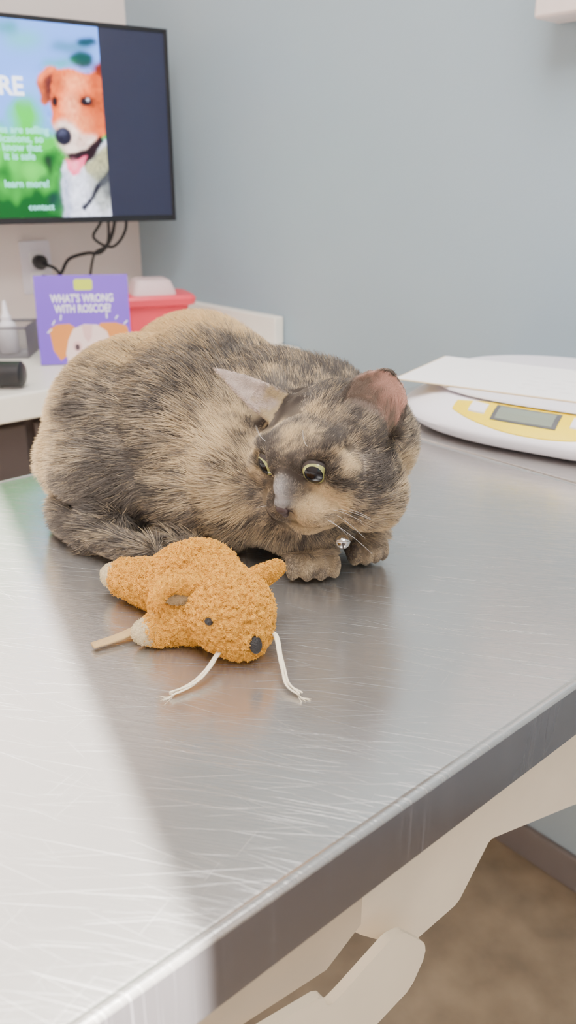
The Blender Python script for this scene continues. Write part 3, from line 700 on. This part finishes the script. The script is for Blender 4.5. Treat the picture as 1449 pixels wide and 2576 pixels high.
# eyes
M_iris=mat('cat_iris',lin(150,150,92),.2,0,.4,900,coat=.3,spec=.3); M_pup=mat('cat_pupil',(.004,.004,.006),.08,coat=.0,spec=.35); M_rim=mat('cat_eyelid',lin(46,37,33),.6)
for s_ in (1,-1):
    gz=(HF*.93+HL*s_*(.34 if s_>0 else .40)+HU*.06+Vector((0,-.08,.03))).normalized()
    x=gz.cross(HU).normalized(); y=gz.cross(x).normalized(); Me=Matrix((x,y,gz)).transposed().to_4x4(); Me.translation=EYE[s_]
    R=.0098; bm=bmesh.new(); rings=[]; angs=[0.5,8,16,24,32,41,42,48,56,61,64,66,70,80,100,130,160,179]
    for a in angs:
        a=math.radians(a); rings.append([bm.verts.new(Me@Vector((R*math.sin(a)*math.cos(2*math.pi*i/40),R*math.sin(a)*math.sin(2*math.pi*i/40),R*math.cos(a)))) for i in range(40)])
    for j,(a,b) in enumerate(zip(rings,rings[1:])):
        for i in range(40): bm.faces.new((a[i],a[(i+1)%40],b[(i+1)%40],b[i])).material_index=0 if angs[j+1]<=41 else (1 if angs[j+1]<=64 else 2)
    bm.faces.new(rings[0]); bm.faces.new(rings[-1])
    ey=T.part('eye',bm,[M_pup,M_iris,M_rim],True,label='yellow-green eye with large dark pupil')
    bm=bmesh.new(); rings=[]
    for k in range(6):
        row=[]
        for i in range(48):
            fi=2*math.pi*i/48; sy=math.sin(fi); cx=math.cos(fi)
            up=Me.to_3x3()@Vector((cx,sy,0)); uu=up.dot(HU); 
            tb=math.radians(60-((9 if s_>0 else 14)*max(0,uu)**1.5+4*max(0,-uu)**1.5)); th=tb+math.radians(24)*k/5
            Rr=R*(1.03 if k>0 else 1.005)*(1 if k<4 else 1-.05*(k-3))
            row.append(bm.verts.new(Me@Vector((Rr*math.sin(th)*cx,Rr*math.sin(th)*sy,Rr*math.cos(th)))))
        rings.append(row)
    for a,b in zip(rings,rings[1:]):
        for i in range(48): bm.faces.new((a[i],a[(i+1)%48],b[(i+1)%48],b[i]))
    T.part('eyelid',bm,M_rim,True,parent=ey,label='dark brown eyelid rim')
# nose leather
bm=bmesh.new(); sphere(H(.0572,-.001,-.0055),(.0030,.0052,.0036),HAX,bm); sphere(H(.0560,-.001,-.0095),(.0030,.0022,.0036),HAX,bm)
T.part('nose',bm,mat('cat_nose',lin(62,48,48),.55),True,label='dark brown nose')
# collar + bell
cl=T.part('collar',tube([HC-HF*.030+Vector((0,.006,-.012))+(HL*math.cos(a)+ (HU*.8-HF*.6)*math.sin(a))*.040 for a in np.linspace(0,2*math.pi,17)],.0028,8,sub=3),mat('collar_fabric',lin(60,56,60),.8),True)
BR=.0049
bc_=tz((.0370,.5030,.0450)); Mbell=axes(bc_,(1,0,0),(0,.375,.927)); M_bell=mat('bell_nickel',(.62,.60,.58),.22,1,.03)
bm=bmesh.new(); bmesh.ops.create_uvsphere(bm,u_segments=28,v_segments=18,radius=BR,matrix=Mbell@Matrix.Rotation(math.pi/2,4,'X'))
bell=T.part('bell',bm,M_bell,True,parent=cl,label='small silver jingle bell')
bm=lathe([(BR,-.0006),(BR+.0004,-.0003),(BR+.0004,.0003),(BR,.0006)],Mbell@Matrix.Rotation(math.pi/2,4,'X'),28,cap=False)
box(Mbell,(-.0005,-.0046,.0026),(.0005,-.0012,.0048),0,bm=bm,mi=1); lathe([(.0012,0),(.0012,BR+.0001)],Mbell@Matrix.Translation((0,-.0015,0)),12,bm,mi=1)
T.part('bell_slot',bm,[M_bell,M_rim],'auto',parent=bell)
# ---------------------------------------------------------------- toy mouse
bm=bmesh.new()
def tsp(c,r,d=None):
    ax=None
    if d:
        x=Vector(d).normalized(); z=Vector((0,0,1)); z=(z-x*z.dot(x)).normalized(); ax=(x,z.cross(x),z)
    sphere(tz(c),r,ax,bm)
HD=(.62,-.75,-.15)
tsp((-.0350,.4390,.0270),(.028,.0270,.0260),HD); tsp((-.0300,.4330,.0215),(.022,.0215,.0205),HD); tsp((-.0255,.4285,.0165),(.0140,.0150,.0150),HD)
tsp((-.046,.458,.027),(.027,.027,.026)); tsp((-.058,.478,.0285),(.029,.028,.0275)); tsp((-.068,.490,.025),(.026,.024,.023)); tsp((-.050,.468,.018),(.034,.030,.018)); tsp((-.063,.466,.018),(.027,.028,.018)); tsp((-.060,.450,.018),(.022,.019,.018))
for t in np.linspace(0,1,8):
    p=Vector((-.078,.486,.019)).lerp(Vector((-.112,.506,.0165)),t); tsp(p,.0205-.0070*t)
for t in np.linspace(0,1,5):
    p=Vector((-.062,.450,.014)).lerp(Vector((-.082,.4445,.0115)),t); tsp(p,.0140-.003*t)
me=remesh(bm,.0013,10)
TO=tz((-.05,.46,0))
toy=link(bpy.data.objects.new('toy_mouse',me)); toy.location=TO; toy['label']='orange fleece toy mouse with string whiskers on the steel table'; toy['category']='cat toy'
T=Thing.__new__(Thing); T.O=TO; T.root=toy
og1=np.array((.78,.40,.062)); og2=np.array((.48,.225,.032)); tan=np.array((.60,.48,.29))
def fuzz(me,N,colfn,Lm,name,parent,rad=.00017):
    P_,N_=sample(me,N); cols=np.zeros((N,3))
    for i in range(N): cols[i]=colfn(Vector(P_[i]))
    d=nrm(N_*.7+rng.normal(0,.75,P_.shape)); d2=nrm(N_*-.1+rng.normal(0,.9,P_.shape))
    L_=(Lm*rng.uniform(.5,1.1,N))[:,None]
    o_=np.stack([P_-N_*.0004,P_+d*L_*.5,P_+d*L_*.6+d2*L_*.4,P_+d*L_*.3+d2*L_*.8],1)
    o_[:,:,2]=np.maximum(o_[:,:,2],TZ+.0004)
    strands(name,o_,np.tile(np.array([1,1,.95,.8])*rad,(N,1)),np.clip(cols,0,1),M_fz,parent,TO)
M_fz=attrmat('fleece_fibre','strand_color',.8,.1)
M_fb=attrmat('fleece_cloth','coat',.9,.05,1,700)
def toycol(p):
    t=.6+1.1*noise.noise(p*480); t=max(0,min(1,t)); return (og2*(1-t)+og1*t)*random.uniform(.88,1.12)
def prep(me,fn):
    c=np.ones((len(me.vertices),4),np.float32)
    for i,v in enumerate(me.vertices): c[i,:3]=fn(v.co)*.8
    a=me.color_attributes.new('coat','FLOAT_COLOR','POINT'); a.data.foreach_set('color',c.ravel()); me.materials.append(M_fb)
    for p in me.polygons: p.use_smooth=True
for v in me.vertices: v.co+=v.normal*(noise.noise(v.co*480)*.0020)
bvt=BVHTree.FromPolygons([v.co.copy() for v in me.vertices],[tuple(p.vertices) for p in me.polygons])
prep(me,toycol); fuzz(me,64000,toycol,.0014,'fleece_pile',toy); localmesh(me,TO)
def tancol(p): return tan*random.uniform(.8,1.15)
def addblob(name,fn,colfn,N,L,label):
    global bm
    bm=bmesh.new(); fn(); m2=remesh(bm,.0012,4); prep(m2,colfn); o=link(bpy.data.objects.new(name,m2)); o.parent=toy; o['label']=label
    if N: fuzz(m2,N,colfn,L,'fleece_pile',o)
    localmesh(m2,TO); return o
def f1():
    for t in np.linspace(0,1,6): tsp(Vector((-.108,.5045,.0165)).lerp(Vector((-.1215,.509,.017)),t),.0123-.003*t*t)
def f2():
    for t in np.linspace(0,1,6): tsp(Vector((-.079,.446,.0115)).lerp(Vector((-.0895,.4425,.0105)),t),.0108-.0025*t*t)
addblob('paw_tip',f1,tancol,1500,.0008,'tan felt paw tip'); addblob('paw_tip',f2,tancol,1500,.0008,'tan felt paw tip')
def f3():
    for t in np.linspace(-1,1,11):
        a=math.radians(90+85*t); tsp((-.0640+.0135*math.cos(a),.4400+.002*math.cos(a),.0395+.0085*math.sin(a)),.0062)
    tsp((-.062,.446,.041),(.0130,.007,.008)); tsp((-.054,.443,.040),(.009,.006,.009)); tsp((-.060,.450,.033),(.012,.008,.010)); tsp((-.0635,.4425,.0400),(.0115,.0055,.0075))
ear_l=addblob('ear',f3,toycol,4500,.0014,'orange fleece ear')
def f3b(): tsp((-.0665,.4375,.0360),(.0090,.0034,.0036))
addblob('ear_lining',f3b,lambda p:np.array((.28,.19,.10))*random.uniform(.8,1.2),600,.0007,'brown ear lining'); 
def f4():
    for t in np.linspace(0,1,7): tsp(Vector((-.0250,.466,.0325)).lerp(Vector((-.0075,.475,.0390)),t),(.0082-.0024*t*t,.0062-.002*t,.0084-.0024*t*t))
addblob('ear',f4,toycol,4000,.0014,'orange fleece ear')
bm=tube([tz(p) for p in ((-.074,.470,.012),(-.086,.463,.0075),(-.104,.450,.004),(-.1215,.4385,.0032))],lambda f:.0056-.0018*f,10,flat=.35)
T.part('tail',bm,mat('tan_felt',lin(180,150,104),.9,0,.15,300,.5,900),True,label='flat tan felt tail')
M_thr=mat('black_thread',lin(22,18,18),.5,0,.3,900,.8,1500)
def stitched(q,rx,ry,label,name,nrm_=None,off=.0006):
    co_,no_,_,_=bvt.find_nearest(tz(q)); no_=Vector(nrm_).normalized() if nrm_ else no_; y=(Vector((0,0,1))-no_*no_.z).normalized(); x=y.cross(no_)
    b_=bmesh.new(); sphere(co_+no_*off,(rx,ry,.0026),(x,y,no_),b_); T.part(name,b_,M_thr,True,label=label)
stitched((-.0205,.4170,.0190),.0040,.0056,'black stitched nose','nose',(.40,-.85,.30),.0014)
stitched((-.0455,.4150,.0335),.0029,.0020,'black stitched eye','eye')
M_str=mat('cotton_string',lin(236,222,194),.85,0,.12,400,.6,1200)
def string(pts,fr):
    bm=bmesh.new(); P=smoothpath([tz(p) for p in pts],6); N=len(P)
    for ph_ in (0,2.1,4.2):
        q=[]
        for i,p in enumerate(P):
            t=(P[min(i+1,N-1)]-P[max(i-1,0)]).normalized(); x=t.cross(Vector((0,0,1))).normalized(); y=t.cross(x); a=ph_+i*.22
            q.append(p+(x*math.cos(a)+y*math.sin(a)*.4)*(.0007+.0010*(i/N)**2))
        tube(q,lambda f:.00110-.0006*f,8,bm,2)
    for k in range(fr):
        d=(P[-1]-P[-4]).normalized(); s_=Vector((-d.y,d.x,0)); w=random.uniform(-1,1)
        q=[P[-3],P[-1]+s_*w*.0012,P[-1]+d*.003+s_*w*.003,P[-1]+d*random.uniform(.003,.007)+s_*w*.005]
        for z in q[1:]: z.z=TZ+.0005
        tube(q,.00013,4,bm,3)
    T.part('string_whisker',bm,M_str,True,label='frayed cream cotton string whisker')
string([(-.0355,.4255,.013),(-.0400,.4190,.0120),(-.0460,.4075,.0080),(-.0540,.3965,.0040),(-.0665,.3875,.0028)],10)
string([(-.0120,.4300,.0185),(-.0070,.4230,.0185),(-.0035,.4060,.011),(-.0005,.3950,.0050),(.0070,.3875,.0028)],12)
# ---------------------------------------------------------------- light
sd=Vector((-.44,.90,0)).normalized()*math.cos(math.radians(30))+Vector((0,0,-math.sin(math.radians(30))))
su=bpy.data.lights.new('sun','SUN'); su.energy=120.0; su.angle=math.radians(.35); su.color=(1,.95,.88)
so=link(bpy.data.objects.new('sun',su)); so.rotation_euler=sd.to_track_quat('-Z','Y').to_euler(); so.location=(1,-3,4)
w=bpy.data.worlds.new('world'); bpy.context.scene.world=w; w.use_nodes=True
bg=w.node_tree.nodes['Background']; sk=w.node_tree.nodes.new('ShaderNodeTexSky')
try: sk.sky_type='NISHITA'; sk.sun_disc=False; sk.sun_elevation=math.radians(30)
except Exception: pass
w.node_tree.links.new(sk.outputs[0],bg.inputs[0]); bg.inputs[1].default_value=.3
# ---------------------------------------------------------------- camera
cam=bpy.data.cameras.new('camera'); co=link(bpy.data.objects.new('camera',cam)); co.location=(0,0,ZC); co.rotation_euler=(math.radians(68),0,0)
cam.sensor_fit='VERTICAL'; cam.sensor_height=36; cam.lens=2050/2576*36; cam.clip_start=.01
cam.dof.use_dof=True; cam.dof.focus_distance=.54; cam.dof.aperture_fstop=9
bpy.context.scene.camera=co
